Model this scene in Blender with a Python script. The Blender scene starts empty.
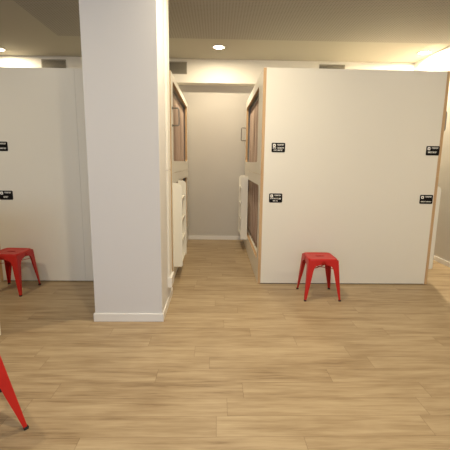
import bpy, bmesh, math, random
from mathutils import Vector, Matrix
random.seed(7)
SC = bpy.context.scene
C = SC.collection
PI = math.pi

# ------------------------------------------------------------------ materials
def mat(name, color, rough=0.5, metal=0.0, bump=None, var=None, spec=0.5, coat=0.0):
    m = bpy.data.materials.new(name); m.use_nodes = True
    nt = m.node_tree; b = nt.nodes['Principled BSDF']
    b.inputs['Base Color'].default_value = (*color, 1)
    b.inputs['Roughness'].default_value = rough
    b.inputs['Metallic'].default_value = metal
    b.inputs['Specular IOR Level'].default_value = spec
    b.inputs['Coat Weight'].default_value = coat
    tc = nt.nodes.new('ShaderNodeTexCoord')
    if var:
        n = nt.nodes.new('ShaderNodeTexNoise'); n.inputs['Scale'].default_value = var[0]
        n.inputs['Detail'].default_value = 4
        nt.links.new(tc.outputs['Object'], n.inputs['Vector'])
        r = nt.nodes.new('ShaderNodeValToRGB')
        r.color_ramp.elements[0].position = .3; r.color_ramp.elements[1].position = .7
        r.color_ramp.elements[0].color = (*[c*(1-var[1]) for c in color], 1)
        r.color_ramp.elements[1].color = (*[min(1, c*(1+var[1])) for c in color], 1)
        nt.links.new(n.outputs['Fac'], r.inputs['Fac'])
        nt.links.new(r.outputs['Color'], b.inputs['Base Color'])
    if bump:
        n = nt.nodes.new('ShaderNodeTexNoise'); n.inputs['Scale'].default_value = bump[0]
        n.inputs['Detail'].default_value = 5
        nt.links.new(tc.outputs['Object'], n.inputs['Vector'])
        bp = nt.nodes.new('ShaderNodeBump'); bp.inputs['Strength'].default_value = bump[1]
        bp.inputs['Distance'].default_value = .002
        nt.links.new(n.outputs['Fac'], bp.inputs['Height'])
        nt.links.new(bp.outputs['Normal'], b.inputs['Normal'])
    return m

def emis(name, color, strength):
    m = bpy.data.materials.new(name); m.use_nodes = True
    nt = m.node_tree; nt.nodes.clear()
    e = nt.nodes.new('ShaderNodeEmission'); o = nt.nodes.new('ShaderNodeOutputMaterial')
    e.inputs['Color'].default_value = (*color, 1); e.inputs['Strength'].default_value = strength
    nt.links.new(e.outputs[0], o.inputs['Surface'])
    return m

def mth(nt, op, a, b=None, c=None):
    n = nt.nodes.new('ShaderNodeMath'); n.operation = op
    for i, v in enumerate((a, b, c)):
        if v is None: continue
        if isinstance(v, (int, float)): n.inputs[i].default_value = v
        else: nt.links.new(v, n.inputs[i])
    return n.outputs[0]

def floor_material():
    m = bpy.data.materials.new('oak_plank_vinyl'); m.use_nodes = True
    nt = m.node_tree; b = nt.nodes['Principled BSDF']; L = nt.links
    tc = nt.nodes.new('ShaderNodeTexCoord'); sx = nt.nodes.new('ShaderNodeSeparateXYZ')
    L.new(tc.outputs['Object'], sx.inputs[0])
    W, LEN = .165, 1.22
    row = mth(nt, 'FLOOR', mth(nt, 'DIVIDE', mth(nt, 'ADD', sx.outputs['Y'], 20.03), W))
    wn = nt.nodes.new('ShaderNodeTexWhiteNoise'); wn.noise_dimensions = '1D'
    L.new(row, wn.inputs['W'])
    xs = mth(nt, 'ADD', mth(nt, 'DIVIDE', mth(nt, 'ADD', sx.outputs['X'], 30), LEN), mth(nt, 'MULTIPLY', wn.outputs['Value'], 7.3))
    col = mth(nt, 'FLOOR', xs)
    fx = mth(nt, 'FRACT', xs)
    fy = mth(nt, 'FRACT', mth(nt, 'DIVIDE', mth(nt, 'ADD', sx.outputs['Y'], 20.03), W))
    cmb = nt.nodes.new('ShaderNodeCombineXYZ'); L.new(row, cmb.inputs[0]); L.new(col, cmb.inputs[1])
    w2 = nt.nodes.new('ShaderNodeTexWhiteNoise'); w2.noise_dimensions = '2D'; L.new(cmb.outputs[0], w2.inputs['Vector'])
    # grain: stretched noise, shifted per plank
    off = nt.nodes.new('ShaderNodeVectorMath'); off.operation = 'MULTIPLY_ADD'
    L.new(w2.outputs['Color'], off.inputs[0]); off.inputs[1].default_value = (9, 9, 9); L.new(tc.outputs['Object'], off.inputs[2])
    mp = nt.nodes.new('ShaderNodeMapping'); mp.inputs['Scale'].default_value = (2.6, 36, 1)
    L.new(off.outputs[0], mp.inputs['Vector'])
    g = nt.nodes.new('ShaderNodeTexNoise'); g.inputs['Scale'].default_value = 1.0; g.inputs['Detail'].default_value = 7
    g.inputs['Roughness'].default_value = .6; g.inputs['Distortion'].default_value = .5
    L.new(mp.outputs[0], g.inputs['Vector'])
    mp2 = nt.nodes.new('ShaderNodeMapping'); mp2.inputs['Scale'].default_value = (1.4, 12, 1)
    L.new(off.outputs[0], mp2.inputs['Vector'])
    g2 = nt.nodes.new('ShaderNodeTexNoise'); g2.inputs['Scale'].default_value = 1.3; g2.inputs['Detail'].default_value = 3
    L.new(mp2.outputs[0], g2.inputs['Vector'])
    mp3 = nt.nodes.new('ShaderNodeMapping'); mp3.inputs['Scale'].default_value = (7, 110, 1)
    L.new(off.outputs[0], mp3.inputs['Vector'])
    g3 = nt.nodes.new('ShaderNodeTexNoise'); g3.inputs['Scale'].default_value = 1; g3.inputs['Detail'].default_value = 4
    L.new(mp3.outputs[0], g3.inputs['Vector'])
    v = mth(nt, 'ADD', mth(nt, 'MULTIPLY', mth(nt, 'SUBTRACT', g3.outputs['Fac'], .5), .26), mth(nt, 'ADD', mth(nt, 'MULTIPLY', g.outputs['Fac'], .5), mth(nt, 'MULTIPLY', g2.outputs['Fac'], .5)))
    v = mth(nt, 'ADD', v, mth(nt, 'MULTIPLY', mth(nt, 'SUBTRACT', w2.outputs['Value'], .5), .10))
    r = nt.nodes.new('ShaderNodeValToRGB'); e = r.color_ramp.elements
    e[0].position = .30; e[0].color = (.215, .140, .072, 1)
    e[1].position = .72; e[1].color = (.49, .380, .235, 1)
    k = r.color_ramp.elements.new(.42); k.color = (.325, .232, .130, 1)
    k = r.color_ramp.elements.new(.54); k.color = (.405, .302, .180, 1)
    L.new(v, r.inputs['Fac'])
    # joints
    def edge(f, w):
        d = mth(nt, 'MINIMUM', f, mth(nt, 'SUBTRACT', 1, f))
        return mth(nt, 'LESS_THAN', d, w)
    j = mth(nt, 'MAXIMUM', edge(fy, .012), edge(fx, .0016))
    mx = nt.nodes.new('ShaderNodeMix'); mx.data_type = 'RGBA'; mx.blend_type = 'MULTIPLY'
    L.new(mth(nt, 'MULTIPLY', j, .42), mx.inputs[0]); L.new(r.outputs['Color'], mx.inputs[6]); mx.inputs[7].default_value = (.35, .25, .16, 1)
    L.new(mx.outputs[2], b.inputs['Base Color'])
    b.inputs['Roughness'].default_value = .42
    b.inputs['Specular IOR Level'].default_value = .35
    bp = nt.nodes.new('ShaderNodeBump'); bp.inputs['Strength'].default_value = .15; bp.inputs['Distance'].default_value = .002
    L.new(mth(nt, 'SUBTRACT', g.outputs['Fac'], j), bp.inputs['Height']); L.new(bp.outputs['Normal'], b.inputs['Normal'])
    return m

def perforated_material():
    m = bpy.data.materials.new('perforated_acoustic_board'); m.use_nodes = True
    nt = m.node_tree; b = nt.nodes['Principled BSDF']; L = nt.links
    tc = nt.nodes.new('ShaderNodeTexCoord')
    sx = nt.nodes.new('ShaderNodeSeparateXYZ'); L.new(tc.outputs['Object'], sx.inputs[0])
    P = .036
    def cen(o):
        return mth(nt, 'SUBTRACT', mth(nt, 'FRACT', mth(nt, 'DIVIDE', mth(nt, 'ADD', o, 50), P)), .5)
    dx, dy = cen(sx.outputs['X']), cen(sx.outputs['Y'])
    d = mth(nt, 'SQRT', mth(nt, 'ADD', mth(nt, 'MULTIPLY', dx, dx), mth(nt, 'MULTIPLY', dy, dy)))
    hole = mth(nt, 'LESS_THAN', d, .25)
    mx = nt.nodes.new('ShaderNodeMix'); mx.data_type = 'RGBA'
    L.new(hole, mx.inputs[0]); mx.inputs[6].default_value = (.35, .33, .285, 1); mx.inputs[7].default_value = (.25, .235, .20, 1)
    L.new(mx.outputs[2], b.inputs['Base Color']); b.inputs['Roughness'].default_value = .9
    return m

def curtain_material():
    m = bpy.data.materials.new('striped_curtain_fabric'); m.use_nodes = True
    nt = m.node_tree; b = nt.nodes['Principled BSDF']; L = nt.links
    tc = nt.nodes.new('ShaderNodeTexCoord')
    mp = nt.nodes.new('ShaderNodeMapping'); mp.inputs['Scale'].default_value = (0, 30, 0)
    L.new(tc.outputs['Object'], mp.inputs['Vector'])
    n = nt.nodes.new('ShaderNodeTexNoise'); n.inputs['Scale'].default_value = 1; n.inputs['Detail'].default_value = 2
    L.new(mp.outputs[0], n.inputs['Vector'])
    r = nt.nodes.new('ShaderNodeValToRGB'); r.color_ramp.interpolation = 'LINEAR'; e = r.color_ramp.elements
    e[0].position = .33; e[0].color = (.15, .09, .07, 1)
    e[1].position = .68; e[1].color = (.80, .68, .54, 1)
    for p, c in ((.40, (.36, .26, .19)), (.47, (.62, .50, .40)), (.53, (.28, .18, .14)), (.60, (.55, .42, .34))):
        k = e.new(p); k.color = (*c, 1)
    L.new(n.outputs['Fac'], r.inputs['Fac']); L.new(r.outputs['Color'], b.inputs['Base Color'])
    b.inputs['Roughness'].default_value = .9
    w = nt.nodes.new('ShaderNodeTexNoise'); w.inputs['Scale'].default_value = 400
    L.new(tc.outputs['Object'], w.inputs['Vector'])
    bp = nt.nodes.new('ShaderNodeBump'); bp.inputs['Strength'].default_value = .2; bp.inputs['Distance'].default_value = .001
    L.new(w.outputs['Fac'], bp.inputs['Height']); L.new(bp.outputs['Normal'], b.inputs['Normal'])
    return m

def ply_material():
    m = bpy.data.materials.new('plywood_edge'); m.use_nodes = True
    nt = m.node_tree; b = nt.nodes['Principled BSDF']; L = nt.links
    tc = nt.nodes.new('ShaderNodeTexCoord')
    mp = nt.nodes.new('ShaderNodeMapping'); mp.inputs['Scale'].default_value = (160, 6, 2)
    L.new(tc.outputs['Object'], mp.inputs['Vector'])
    n = nt.nodes.new('ShaderNodeTexNoise'); n.inputs['Scale'].default_value = 1; n.inputs['Detail'].default_value = 3
    L.new(mp.outputs[0], n.inputs['Vector'])
    r = nt.nodes.new('ShaderNodeValToRGB'); e = r.color_ramp.elements
    e[0].position = .3; e[0].color = (.42, .25, .12, 1); e[1].position = .7; e[1].color = (.62, .43, .24, 1)
    L.new(n.outputs['Fac'], r.inputs['Fac']); L.new(r.outputs['Color'], b.inputs['Base Color'])
    b.inputs['Roughness'].default_value = .6
    return m

M = dict(
    floor=floor_material(), perf=perforated_material(), curtain=curtain_material(), ply=ply_material(),
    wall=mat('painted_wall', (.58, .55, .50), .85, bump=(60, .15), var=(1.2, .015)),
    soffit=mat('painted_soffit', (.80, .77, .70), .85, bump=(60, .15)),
    column=mat('painted_column', (.70, .685, .67), .75, bump=(80, .12)),
    ceil=mat('ceiling_paint', (.42, .395, .325), .9, bump=(50, .15)),
    base=mat('baseboard_lacquer', (.82, .80, .76), .35),
    lam=mat('cream_laminate', (.775, .748, .665), .38, var=(.8, .012)),
    ladder=mat('ladder_lacquer', (.86, .83, .73), .4, var=(2, .01)),
    red=mat('red_powder_coat', (.50, .010, .006), .42, var=(6, .08), coat=.05),
    rubber=mat('black_rubber', (.012, .012, .012), .7),
    chrome=mat('brushed_chrome', (.30, .28, .25), .35, 1.0),
    black=mat('sign_black', (.006, .005, .005), .6, spec=.2),
    white=mat('sign_white', (.88, .87, .82), .5),
    grille=mat('grille_metal', (.34, .31, .25), .5, .2),
    dark=mat('duct_dark', (.10, .09, .07), .9),
    lampw=mat('lamp_trim_white', (.85, .84, .8), .4),
    mattress=mat('mattress_fabric', (.55, .53, .5), .9, var=(20, .05)),
    winf=mat('window_frame_white', (.8, .8, .8), .4),
    glow=emis('lamp_glow', (1, .86, .62), 30),
)
g = bpy.data.materials.new('window_glass'); g.use_nodes = True
g.node_tree.nodes.clear()
tr = g.node_tree.nodes.new('ShaderNodeBsdfTransparent'); o_ = g.node_tree.nodes.new('ShaderNodeOutputMaterial')
tr.inputs[0].default_value = (.93, .96, 1, 1)
g.node_tree.links.new(tr.outputs[0], o_.inputs['Surface']); M['glass'] = g

# ------------------------------------------------------------------ mesh helpers
def box(bm, x0, x1, y0, y1, z0, z1, mi=0, bev=0):
    t = bmesh.new()
    v = [t.verts.new(p) for p in ((x0,y0,z0),(x1,y0,z0),(x1,y1,z0),(x0,y1,z0),(x0,y0,z1),(x1,y0,z1),(x1,y1,z1),(x0,y1,z1))]
    for f in ((0,3,2,1),(4,5,6,7),(0,1,5,4),(1,2,6,5),(2,3,7,6),(3,0,4,7)):
        t.faces.new([v[i] for i in f]).material_index = mi
    if bev: bmesh.ops.bevel(t, geom=list(t.edges), offset=bev, segments=2, profile=.5, affect='EDGES')
    merge(bm, t)

def merge(bm, t):
    mp = {v: bm.verts.new(v.co) for v in t.verts}
    for f in t.faces:
        nf = bm.faces.new([mp[v] for v in f.verts]); nf.material_index = f.material_index; nf.smooth = f.smooth
    t.free()

def loft(bm, rings, close=True, caps=True, mi=0, smooth=False, loop=False):
    vr = [[bm.verts.new(p) for p in r] for r in rings]
    n = len(vr[0]); rng = range(n) if close else range(n-1)
    pairs = list(zip(vr[:-1], vr[1:])) + ([(vr[-1], vr[0])] if loop else [])
    for a, b in pairs:
        for i in rng:
            f = bm.faces.new((a[i], a[(i+1) % n], b[(i+1) % n], b[i])); f.material_index = mi; f.smooth = smooth
    if caps and not loop:
        bm.faces.new(list(reversed(vr[0]))).material_index = mi
        bm.faces.new(vr[-1]).material_index = mi
    return vr

def tube(bm, pts, r, seg=10):
    pts = [Vector(p) for p in pts]; rings = []; prev = None
    for i, p in enumerate(pts):
        d = (pts[min(i+1, len(pts)-1)] - pts[max(i-1, 0)]).normalized()
        if prev is None:
            a = d.orthogonal().normalized()
        else:
            a = (prev - d*prev.dot(d)).normalized()
        prev = a; b = d.cross(a)
        rings.append([p + r*(math.cos(2*PI*k/seg)*a + math.sin(2*PI*k/seg)*b) for k in range(seg)])
    loft(bm, rings, smooth=True)

def disc_ring(cx, cy, z, r, n=32):
    return [(cx+r*math.cos(2*PI*k/n), cy+r*math.sin(2*PI*k/n), z) for k in range(n)]

def obj(name, bm, mats, parent=None, loc=None):
    bmesh.ops.recalc_face_normals(bm, faces=list(bm.faces))
    me = bpy.data.meshes.new(name); bm.to_mesh(me); bm.free()
    for m in (mats if isinstance(mats, (list, tuple)) else [mats]): me.materials.append(m)
    o = bpy.data.objects.new(name, me); C.objects.link(o)
    if parent: o.parent = parent
    if loc: o.location = loc
    return o

def tag(o, label, cat, group=None):
    o['label'] = label; o['category'] = cat
    if group: o['group'] = group
    return o

def thing(name, label, cat, loc=(0, 0, 0), rz=0, group=None):
    o = bpy.data.objects.new(name, None); C.objects.link(o)
    o.location = loc; o.rotation_euler = (0, 0, rz); o.empty_display_size = .1
    return tag(o, label, cat, group)

def dup(root, loc, rz, label, group=None):
    r = root.copy(); C.objects.link(r); r.location = loc; r.rotation_euler = (0, 0, rz); r['label'] = label
    if group: r['group'] = group
    for ch in list(root.children):
        c = ch.copy(); C.objects.link(c); c.parent = r
        for g2 in list(ch.children):
            d = g2.copy(); C.objects.link(d); d.parent = c
    return r

def struct(name, bm, m):
    o = obj(name, bm, m); o['kind'] = 'structure'; return o

def sbox(name, m, *a, **k):
    bm = bmesh.new(); box(bm, *a, **k); return struct(name, bm, m)

def rrect(a0, a1, b0, b1, r, n=6):
    """rounded rectangle outline (a,b), counterclockwise"""
    pts = []
    for cx, cy, s in ((a1-r, b1-r, 0), (a0+r, b1-r, 1), (a0+r, b0+r, 2), (a1-r, b0+r, 3)):
        for k in range(n+1):
            t = (s + k/n)*PI/2
            pts.append((cx+r*math.cos(t), cy+r*math.sin(t)))
    return pts

# ------------------------------------------------------------------ room
CZ = 3.215
XW0, XW1, YB, YF = -5.2, 3.43, 6.84, -2.2
sbox('floor', M['floor'], XW0-.1, XW1+.1, YF-.1, YB+.1, -.06, 0)
sbox('ceiling', M['ceil'], XW0-.1, XW1+.1, YF-.1, YB+.1, CZ, CZ+.1)
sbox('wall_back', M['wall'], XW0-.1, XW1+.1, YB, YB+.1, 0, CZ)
sbox('wall_right', M['wall'], XW1, XW1+.1, YF, YB, 0, CZ)
sbox('wall_left', M['wall'], XW0-.1, XW0, YF, YB, 0, CZ)
# wall behind the viewer, with a window opening
wx0, wx1, wz0, wz1 = -2.6, 1.4, .95, 2.55
bm = bmesh.new()
box(bm, XW0, wx0, YF-.1, YF, 0, CZ); box(bm, wx1, XW1, YF-.1, YF, 0, CZ)
box(bm, wx0, wx1, YF-.1, YF, 0, wz0); box(bm, wx0, wx1, YF-.1, YF, wz1, CZ)
struct('wall_front', bm, M['wall'])
bm = bmesh.new()
for a in ((wx0, wx0+.05), (-.625, -.575), (wx1-.05, wx1)): box(bm, a[0], a[1], YF-.08, YF-.02, wz0, wz1)
for a in ((wz0, wz0+.05), (wz1-.05, wz1)): box(bm, wx0+.05, wx1-.05, YF-.08, YF-.02, a[0], a[1])
wf = struct('window_1', bm, M['winf'])
for a in ((wx0+.05, -.625), (-.575, wx1-.05)):
    bm = bmesh.new(); box(bm, a[0], a[1], YF-.055, YF-.045, wz0+.05, wz1-.05); p = obj('window_pane', bm, M['glass'], wf)
# soffit along the top of the back wall
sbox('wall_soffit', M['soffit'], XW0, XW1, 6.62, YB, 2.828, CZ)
# perforated acoustic boards, a little below the plain ceiling strips
sbox('ceiling_acoustic', M['perf'], -2.25, XW1, YF+.4, 5.53, CZ-.012, CZ+.001)

def baseboard(name, x0, x1, y0, y1, h=.075):
    bm = bmesh.new(); box(bm, x0, x1, y0, y1, 0, h, bev=.003); return struct(name, bm, M['base'])
baseboard('baseboard_back', XW0+.012, XW1-.012, YB-.012, YB)
baseboard('baseboard_right', XW1-.012, XW1, YF, YB)
baseboard('baseboard_left', XW0, XW0+.012, YF, YB)

# column
CL, CR, C0, C1 = -1.122, -.498, 3.205, 3.93
bm = bmesh.new(); box(bm, CL, CR, C0, C1, 0, CZ, bev=.004); struct('wall_column', bm, M['column'])
bm = bmesh.new(); hb = .078
box(bm, CL-.012, CR+.012, C0-.012, C0, 0, hb, bev=.003); box(bm, CL-.012, CL, C0, C1, 0, hb, bev=.003)
box(bm, CR, CR+.012, C0, C1, 0, hb, bev=.003)
struct('baseboard_column', bm, M['base'])
t = thing('cable_trunking', 'tall cream cable trunking fixed to the aisle side of the white column', 'cable trunking', (CR, 3.70, .19))
bm = bmesh.new(); box(bm, 0, .022, -.09, .10, .11, 1.20, bev=.003); obj('cover', bm, M['soffit'], t)
bm = bmesh.new(); box(bm, 0, .022, -.09, .10, 1.206, CZ-.192, bev=.003); obj('cover', bm, M['soffit'], t)
bm = bmesh.new(); box(bm, 0, .044, -.105, .11, 0, .109, bev=.004); obj('end_cap', bm, M['base'], t)

# ------------------------------------------------------------------ vents
def vent(x0, x1, z0, z1, label):
    cx, cz = (x0+x1)/2, z0; w = (x1-x0)/2; h = z1-z0
    t = thing('ventilation_grille', label, 'vent', (cx, 6.62, cz), group='ventilation grilles in the soffit')
    bm = bmesh.new()
    f = .014
    box(bm, -w, w, -.008, 0, 0, f); box(bm, -w, w, -.008, 0, h-f, h)
    box(bm, -w, -w+f, -.008, 0, f, h-f); box(bm, w-f, w, -.008, 0, f, h-f)
    obj('frame', bm, M['grille'], t)
    bm = bmesh.new(); box(bm, -w+f, w-f, -.002, 0, f, h-f); obj('backing', bm, M['dark'], t)
    bm = bmesh.new(); n = 9
    for k in range(n):
        z = f + (k+.5)*(h-2*f)/n
        vs = [(-w+f, -.008, z-.006), (-w+f, -.002, z+.005), (-w+f, -.002, z+.008), (-w+f, -.008, z-.003)]
        loft(bm, [vs, [(w-f, y, zz) for _, y, zz in vs]])
    obj('louvre', bm, M['grille'], t)
vent(-.97, -.525, 2.965, 3.165, 'grey louvred air vent just left of the middle downlight, above the aisle')
vent(1.765, 2.215, 2.965, 3.165, 'grey louvred air vent half hidden behind the top of the right capsule block')
vent(-3.0, -2.585, 2.965, 3.165, 'grey louvred air vent half hidden behind the top of the left capsule block')

# ------------------------------------------------------------------ downlights
WARM = (1.0, .85, .61)
def downlight(x, y, power, label, z=CZ):
    t = thing('downlight', label, 'ceiling light', (x, y, z), group='round recessed downlights')
    bm = bmesh.new()
    loft(bm, [disc_ring(0, 0, 0, .100), disc_ring(0, 0, -.008, .097), disc_ring(0, 0, -.010, .082), disc_ring(0, 0, 0, .080)], caps=False, loop=True, smooth=True)
    obj('trim_ring', bm, M['lampw'], t)
    bm = bmesh.new(); bm.faces.new([bm.verts.new(p) for p in disc_ring(0, 0, -.004, .080)])
    bm.faces.new([bm.verts.new(p) for p in disc_ring(0, 0, -.002, .080)])
    obj('diffuser', bm, M['glow'], t)
    ld = bpy.data.lights.new('downlight_lamp', 'AREA'); ld.shape = 'DISK'; ld.size = .13
    ld.energy = power; ld.color = WARM
    lo = bpy.data.objects.new('downlight_lamp', ld); C.objects.link(lo); lo.parent = t; lo.location = (0, 0, -.014)
    return t
downlight(.02, 5.93, 22, 'round recessed downlight in the ceiling above the aisle')
downlight(-3.50, 6.26, 22, 'round recessed downlight over the left capsule block, beside the picture edge')
downlight(3.25, 6.00, 80, 'round recessed downlight over the far right aisle beside the wall')
ZP = CZ-.012
downlight(.15, 3.1, 32, 'recessed downlight ahead of the viewer, above the picture', ZP)
downlight(3.0, 2.2, 20, 'recessed downlight near the right wall, above the picture', ZP)
downlight(-2.75, 2.3, 26, 'recessed downlight near the left wall, outside the picture', CZ)
downlight(.4, .7, 42, 'recessed downlight behind the viewer', ZP)

# ------------------------------------------------------------------ capsule bunks
Y0, Y1, TOP, ZS = 4.331, 6.805, 2.516, 1.34
TH = .035
def side_panel(xo, sgn, z0, z1, op, parent):
    """board with outer face at xo (sgn = outward direction); op = rounded opening (y0,y1,z0,z1)"""
    bm = bmesh.new(); n = 6
    inner = rrect(op[0], op[1], op[2], op[3], .05, n)
    ya, yb = op[4], op[5]
    outer = []
    # one outer point for each inner point, on the rectangle, corners kept
    for i, (a, b) in enumerate(inner):
        q = i // (n+1); k = i % (n+1)
        cor = ((yb, z1), (ya, z1), (ya, z0), (yb, z0))[q]
        if q == 0: p = (yb, b) if k < n/2 else (a, z1)
        elif q == 1: p = (a, z1) if k < n/2 else (ya, b)
        elif q == 2: p = (ya, b) if k < n/2 else (a, z0)
        else: p = (a, z0) if k < n/2 else (yb, b)
        if k == n//2: p = cor
        outer.append(p)
    xs = (xo, xo - sgn*TH)
    v = [[bm.verts.new((x, a, b)) for a, b in lst] for x in xs for lst in (inner, outer)]
    N = len(inner)
    for i in range(N):
        j = (i+1) % N
        bm.faces.new((v[0][i], v[0][j], v[1][j], v[1][i])).material_index = 0
        bm.faces.new((v[2][i], v[2][j], v[3][j], v[3][i])).material_index = 0
        f = bm.faces.new((v[0][i], v[0][j], v[2][j], v[2][i])); f.material_index = 1
        f = bm.faces.new((v[1][i], v[1][j], v[3][j], v[3][i])); f.material_index = 1
    return obj('side_panel', bm, [M['lam'], M['ply']], parent)

def grab_handle(xo, sgn, y, z0, z1, parent):
    bm = bmesh.new(); d = .08; r = .02
    pts = [(xo, y, z0)]
    for k in range(6): t = k/5*PI/2; pts.append((xo+sgn*(d-r+r*math.sin(t)), y, z0+r-r*math.cos(t)))
    for k in range(6): t = k/5*PI/2; pts.append((xo+sgn*(d-r+r*math.cos(t)), y, z1-r+r*math.sin(t)))
    pts.append((xo, y, z1))
    tube(bm, pts, .009)
    for z in (z0, z1):
        loft(bm, [[(xo+s*sgn, y+.016*math.cos(2*PI*k/16), z+.016*math.sin(2*PI*k/16)) for k in range(16)] for s in (0, .005)])
    o = obj('grab_handle', bm, M['chrome'], parent); o['label'] = 'chrome grab handle'

def bunk(x0, x1, label, opsL, opsR, joint, handles, TOP=TOP, dy=0):
    cx = (x0+x1)/2
    t = thing('capsule_bunk', label, 'bunk bed', (cx, Y0+dy, 0))
    a, b = x0-cx, x1-cx; D = Y1-Y0
    # end panel faces the viewer, set between the two plywood side boards
    bm = bmesh.new()
    if joint is None: box(bm, a+TH, b-TH, 0, .03, 0.012, TOP)
    else:
        j = joint-cx
        box(bm, a+TH, j-.0015, 0, .03, 0.012, TOP); box(bm, j+.0015, b-TH, 0, .03, 0.012, TOP)
        box(bm, j-.0015, j+.0015, .004, .03, .012, TOP)
    obj('end_panel', bm, M['lam'], t)
    bm = bmesh.new(); box(bm, a+TH, b-TH, D-.03, D, 0, TOP); obj('back_panel', bm, M['lam'], t)
    bm = bmesh.new(); box(bm, a+TH, b-TH, .02, .03, 0, .012); obj('plinth', bm, M['dark'], t)
    for nm, z in (('platform', .22), ('platform', ZS-.04), ('roof_board', TOP-.05)):
        bm = bmesh.new(); box(bm, a+TH, b-TH, .03, D-.03, z, z+.04); obj(nm, bm, M['lam'], t)
    bm = bmesh.new(); box(bm, -.02, .02, .03, D-.03, .26, ZS-.04); obj('divider', bm, M['lam'], t)
    bm = bmesh.new(); box(bm, -.02, .02, .03, D-.03, ZS, TOP-.05); obj('divider', bm, M['lam'], t)
    for xo, sgn, ops in ((a, -1, opsL), (b, 1, opsR)):
        for (z0, z1), op in zip(((0.004, ZS-.001), (ZS+.001, TOP)), ops):
            side_panel(xo, sgn, z0, z1, (op[0]-Y0, op[1]-Y0, op[2], op[3], -.001, D), t)
    for s, y, z0, z1 in handles:
        grab_handle(a if s < 0 else b, s, y-Y0, z0, z1, t)
    # mattresses rest inside
    for z, nm in ((.261, 'lower'), (ZS+.001, 'upper')):
        for s in (-1, 1):
            bm = bmesh.new(); xa, xb = (.05, b-TH-.16) if s > 0 else (a+TH+.16, -.05)
            box(bm, xa, xb, .06, D-.08, 0, .14, bev=.03)
            tag(obj('mattress', bm, M['mattress'], None, (cx, Y0+dy, z)), 'grey mattress on the %s platform inside the %s, behind its curtain' % (nm, label.split(',')[0]) , 'mattress', 'mattresses inside the capsules')
    return t

def curtain(xc, ya, yb, za, zb, label, seed):
    rnd = random.Random(seed)
    n = int((yb-ya)/.008); rows = 10
    cols = []; ph = 0
    for i in range(n+1):
        y = ya+(yb-ya)*i/n
        ph += .008*2*PI/(.085+.03*math.sin(i*.05+seed))
        cols.append((y, .016*math.sin(ph)+.006*math.sin(ph*.37+1)))
    bm = bmesh.new(); zc = zb-za
    g = []
    for k in range(rows+1):
        f = k/rows; z = f*zc; amp = 1-.35*f
        g.append([(dx*amp, y-ya + .004*math.sin(f*5+y*9), z) for y, dx in cols])
    fr = [[bm.verts.new((x, y, z)) for x, y, z in r] for r in g]
    bk = [[bm.verts.new((x+.002, y, z)) for x, y, z in r] for r in g]
    for k in range(rows):
        for i in range(n):
            for L_ in (fr, bk):
                f = bm.faces.new((L_[k][i], L_[k][i+1], L_[k+1][i+1], L_[k+1][i])); f.smooth = True
    for L1, L2 in ((fr[0], bk[0]), (fr[-1], bk[-1])):
        for i in range(n): bm.faces.new((L1[i], L1[i+1], L2[i+1], L2[i]))
    for i in (0, n):
        for k in range(rows): bm.faces.new((fr[k][i], fr[k+1][i], bk[k+1][i], bk[k][i]))
    t = thing('curtain', label, 'curtain', (xc, ya, za), group='striped capsule curtains')
    obj('fabric', bm, M['curtain'], t)
    bm = bmesh.new(); tube(bm, [(0, -.02, zc+.022), (0, yb-ya+.02, zc+.022)], .009); obj('curtain_rail', bm, M['chrome'], t)
    m_ = int((yb-ya)/.11); hk = None
    for i in range(m_+1):
        y = (yb-ya)*i/m_
        if hk is None:
            bm = bmesh.new(); box(bm, -.004, .004, -.006, .006, -.03, .018, bev=.002); hk = obj('curtain_hook', bm, M['white'], t, (0, y, zc))
        else:
            h2 = hk.copy(); C.objects.link(h2); h2.parent = t; h2.location = (0, y, zc)

XA0, XA1 = -2.648, -.530      # left block, outer faces
XB0, XB1 = .516, 2.638        # right block
opUL = (4.53, 6.62, 1.485, 2.42); opLL = (4.75, 6.50, .33, 1.21)
opUR = (4.74, 6.64, 1.485, 2.405); opLR = (4.50, 6.60, .27, 1.205)
bunk(XA0, XA1, 'left two-storey capsule bunk block, cream end wall partly behind the column',
     ((4.75, 6.5, .33, 1.21), (4.63, 6.5, 1.485, 2.42)), (opLL, opUL), -1.607, [(1, 4.45, 1.90, 2.10), (-1, 6.5, 1.86, 2.07)], 2.494)
bunk(XB0, XB1, 'right two-storey capsule bunk block, wide cream end wall behind a red stool',
     (opLR, opUR), ((4.75, 6.5, .33, 1.21), (4.63, 6.5, 1.485, 2.42)), None, [(-1, 6.70, 1.86, 2.08), (1, 4.45, 1.88, 2.10)], 2.525, -.06)
curtain(XA1-.075, 4.42, 6.72, ZS+.01, 2.39, 'brown striped curtain in the upper opening of the left block, right above a ladder', 1)
curtain(XA1-.075, 4.42, 6.72, .27, 1.255, 'brown striped curtain in the lower opening of the left block, behind the near ladder', 2)
curtain(XB0+.075, 4.42, 6.65, ZS+.01, 2.37, 'brown striped curtain in the upper opening of the right block, beside the grab handle', 3)
curtain(XB0+.075, 4.42, 6.65, .27, 1.255, 'brown striped curtain in the lower opening of the right block, beside the far ladder', 4)

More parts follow.
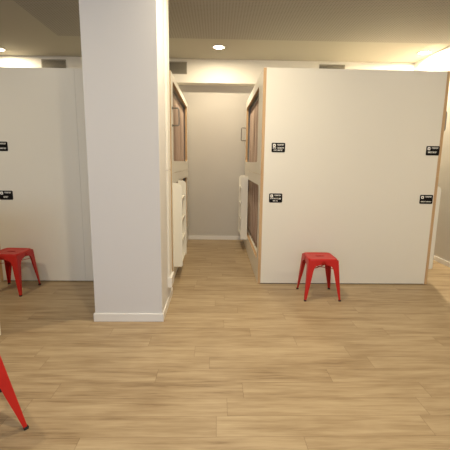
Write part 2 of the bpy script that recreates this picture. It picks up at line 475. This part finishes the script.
# ------------------------------------------------------------------ ladders
def make_ladder(label, loc, rz, W=.62, P=.110, Hh=1.05):
    """local: wall at x=0, sticks out to +x, width along y from 0 to W"""
    t = thing('bunk_ladder', label, 'ladder', loc, rz, 'white hanging bunk ladders')
    prof = [(0, 0), (P-.02, 0)]
    r0 = .02
    for k in range(1, 5): a = -PI/2+k/4*PI/2; prof.append((P-r0+r0*math.cos(a), r0+r0*math.sin(a)))
    r1 = .055
    for k in range(9): a = k/8*PI/2; prof.append((P-r1+r1*math.cos(a), Hh-r1+r1*math.sin(a)))
    prof.append((0, Hh))
    for y in (0, W-.022):
        bm = bmesh.new(); loft(bm, [[(x, yy, z) for x, z in prof] for yy in (y, y+.022)]); obj('side_board', bm, M['ladder'], t)
    for k in range(4):
        z = .02+k*.27
        bm = bmesh.new(); box(bm, .004, P-.012, .022, W-.022, z, z+.024, bev=.003)
        # rounded lip at the tread's ends
        obj('tread', bm, M['ladder'], t)
    return t
lad = make_ladder('white hanging ladder on the left capsule block, just right of the column', (XA1, 4.42, .172), 0)
dup(lad, (XB0, 6.56, .20), PI, 'white hanging ladder on the aisle side of the right capsule block')
dup(lad, (XB1, 4.37, .172), 0, 'white hanging ladder on the far right side of the right capsule block')

# ------------------------------------------------------------------ signs
def sign(x, z, lines, label, w=.157, h=.107):
    t = thing('sign_plate', label, 'sign', (x, Y0 - (.06 if x > 0 else 0), z), group='small black capsule signs')
    bm = bmesh.new(); ol = rrect(-w/2, w/2, 0, h, .012, 4)
    loft(bm, [[(a, -.004, b) for a, b in ol], [(a, 0, b) for a, b in ol]]); obj('plate', bm, M['black'], t)
    bm = bmesh.new(); ol = rrect(-w/2+.014, -w/2+.046, h-.047, h-.012, .008, 3)
    loft(bm, [[(a, -.0052, b) for a, b in ol], [(a, -.004, b) for a, b in ol]])
    ic = obj('icon', bm, M['white'], t)
    bm = bmesh.new(); ol = [(-w/2+.030+.006*math.cos(k*PI/8), h-.030+.007*math.sin(k*PI/8)) for k in range(16)]
    loft(bm, [[(a, -.0060, b) for a, b in ol], [(a, -.0052, b) for a, b in ol]])
    obj('icon_dot', bm, M['black'], ic)
    for x0, x1, z0, hh in lines:
        bm = bmesh.new()
        # soft illegible lettering: a run of small strokes of unequal width
        rnd = random.Random(int((x0+z0)*9999)+3); u = x0
        while u < x1-.003:
            lw = rnd.uniform(.006, .010); k = rnd.random()
            e = min(u+lw, x1)
            box(bm, u, u+.0034, -.0050, -.004, z0, z0+hh)
            if k < .75: box(bm, u, e, -.0050, -.004, z0+hh*.74, z0+hh)
            if k > .25: box(bm, u, e, -.0050, -.004, z0, z0+hh*.26)
            if k > .4: box(bm, e-.0034, e, -.0050, -.004, z0, z0+hh)
            u = e+.0015
        obj('lettering', bm, M['white'], t)
top = (-.015, .062, .076, .017)
sign(.713, 1.600, [top, (-.064, -.022, .040, .017), (-.010, .064, .040, .019), (-.054, -.018, .016, .014), (-.008, .050, .016, .015)],
     'black sign on the right block wall, upper left corner, with two lines under its heading')
sign(.703, 1.014, [top, (-.064, .028, .040, .015), (.034, .060, .036, .019), (-.032, -.004, .012, .017), (.006, .024, .012, .017)],
     'black sign on the right block wall, lower left corner beside the plywood edge')
sign(2.53, 1.586, [top, (-.056, .050, .026, .020)], 'black sign on the right block wall, upper right corner')
sign(2.515, 1.015, [top, (-.064, .064, .020, .013)], 'black sign on the right block wall, lower right corner near the far ladder')
sign(-2.495, 1.575, [top, (-.060, .060, .022, .018)], 'black sign high on the left block wall, cut by the picture edge')
sign(-2.485, 1.010, [top, (-.030, .024, .022, .020)], 'black sign low on the left block wall, above the stool beside it')

# ------------------------------------------------------------------ stools
def make_stool(label, loc, rz, a0=.199):
    t = thing('metal_stool', label, 'stool', loc, rz, 'red metal stools')
    HS, a1 = .462, .157
    # seat pan with a slot in the middle, skirt turned down
    bm = bmesh.new(); N = 72
    def ring(h, z, r):
        out = []
        for k in range(N):
            c, s_ = math.cos(2*PI*(k+.5)/N), math.sin(2*PI*(k+.5)/N)
            q = (abs(c)**9+abs(s_)**9)**(-1/9)
            out.append((h*q*c, h*q*s_, z))
        return out
    def slot(z, sx=.050, sy=.017):
        out = []
        for k in range(N):
            t_ = 2*PI*(k+.5)/N; c, s_ = math.cos(t_), math.sin(t_)
            sg = lambda v: math.copysign(abs(v)**.55, v)
            out.append((sx*sg(c), sy*sg(s_), z))
        return out
    rings = [slot(HS-.010), slot(HS-.0045), slot(HS-.004, .054, .021)]
    for h, z, r in ((.08, HS-.006, .035), (.118, HS-.005, .035), (.130, HS-.001, .035), (.140, HS, .034), (a1-.005, HS-.001, .034), (a1, HS-.008, .033), (a1+.002, HS-.062, .033), (a1, HS-.062, .031), (a1-.003, HS-.010, .03), (a1-.010, HS-.008, .03)):
        rings.append(ring(h, z, r))
    vr = loft(bm, rings, caps=False, smooth=True, loop=True)
    obj('seat', bm, M['red'], t)
    # legs: folded L-section sheet, tapering, with an arched top
    prof = [(0, .022), (.10, .034), (.20, .048), (.29, .058), (.33, .063), (.355, .069), (.372, .080), (.384, .100), (.392, .135), (.438, .150)]
    for sx, sy in ((1, 1), (-1, 1), (-1, -1), (1, -1)):
        bm = bmesh.new(); rings = []
        for z, w in prof:
            h = a0+(a1+.004-a0)*z/HS; T = .0035; r = .010
            L_ = [(h-w, h), (h-r, h)]
            for k in range(1, 4): an = PI/2-k/4*PI/2; L_.append((h-r+r*math.cos(an), h-r+r*math.sin(an)))
            L_ += [(h, h-r), (h, h-w), (h-T, h-w), (h-T, h-r)]
            r2 = r-T
            for k in range(1, 4): an = k/4*PI/2; L_.append((h-r+r2*math.cos(an), h-r+r2*math.sin(an)))
            L_ += [(h-r, h-T), (h-w, h-T)]
            rings.append([(sx*x, sy*y, z+.008) for x, y in L_])
        loft(bm, rings)
        lg = obj('leg', bm, M['red'], t)
        bm = bmesh.new(); box(bm, *sorted((sx*(a0-.022), sx*(a0+.003))), *sorted((sy*(a0-.022), sy*(a0+.003))), 0, .016, bev=.003)
        f = obj('rubber_foot', bm, M['rubber'], lg); f['label'] = 'black rubber foot'
    # crossing braces below the seat
    for s, dz in ((1, 0), (-1, .004)):
        bm = bmesh.new(); pts = []
        for k in range(13):
            u = -1+k/6; x = u*.150; z = .345+dz-.014*math.cos(u*PI/2); pts.append((x, x*s, z))
        w = .009
        d = Vector((1, s, 0)).normalized(); nrm = Vector((-d.y, d.x, 0))*w
        rings = []
        for p in pts:
            p = Vector(p); rings.append([p-nrm, p+nrm, p+nrm+Vector((0, 0, .0035)), p-nrm+Vector((0, 0, .0035))])
        loft(bm, rings); obj('brace', bm, M['red'], t)
    return t
st = make_stool('red metal stool standing against the right capsule block wall', (1.163, 3.905, 0), 0)
dup(st, (-2.315, 4.03, 0), math.radians(-4), 'red metal stool at the left, in front of the left capsule block')
make_stool('nearest red metal stool, only one leg seen at the lower left', (-1.388, 1.822, 0), math.radians(45), .245)

# white board of which only the corner shows at the left picture edge
t = thing('partition_screen', 'white partition board edge at the left picture edge, behind the nearest stool', 'partition', (-2.214, 2.915, 0))
bm = bmesh.new(); box(bm, -.40, .38, -.02, .02, 0, 1.1, bev=.004); obj('board', bm, M['ladder'], t)

# ------------------------------------------------------------------ daylight
w = bpy.data.worlds.new('world'); SC.world = w; w.use_nodes = True
bg = w.node_tree.nodes['Background']; bg.inputs[0].default_value = (.55, .7, 1, 1); bg.inputs[1].default_value = .6
ld = bpy.data.lights.new('window_daylight', 'AREA'); ld.shape = 'RECTANGLE'; ld.size = wx1-wx0-.1; ld.size_y = wz1-wz0-.1
ld.energy = 60; ld.color = (.72, .85, 1)
lo = bpy.data.objects.new('window_daylight', ld); C.objects.link(lo); lo.location = ((wx0+wx1)/2, YF-.12, (wz0+wz1)/2)
lo.rotation_euler = (PI/2, 0, 0)   # emits towards +Y

# ------------------------------------------------------------------ camera
cd = bpy.data.cameras.new('camera'); cam = bpy.data.objects.new('camera', cd); C.objects.link(cam)
cd.sensor_fit = 'HORIZONTAL'; cd.sensor_width = 36; cd.lens = 36*361.67/450; cd.clip_start = .05
R = Matrix.Rotation(-.0247, 4, 'Z') @ Matrix.Rotation(PI/2-.1734, 4, 'X') @ Matrix.Rotation(.0123, 4, 'Z')
cam.matrix_world = Matrix.Translation((0, 0, 1.485)) @ R
SC.camera = cam
vs = SC.view_settings
vs.view_transform = 'Standard'; vs.look = 'None'; vs.gamma = 1; vs.use_curve_mapping = False; vs.exposure = 0.3
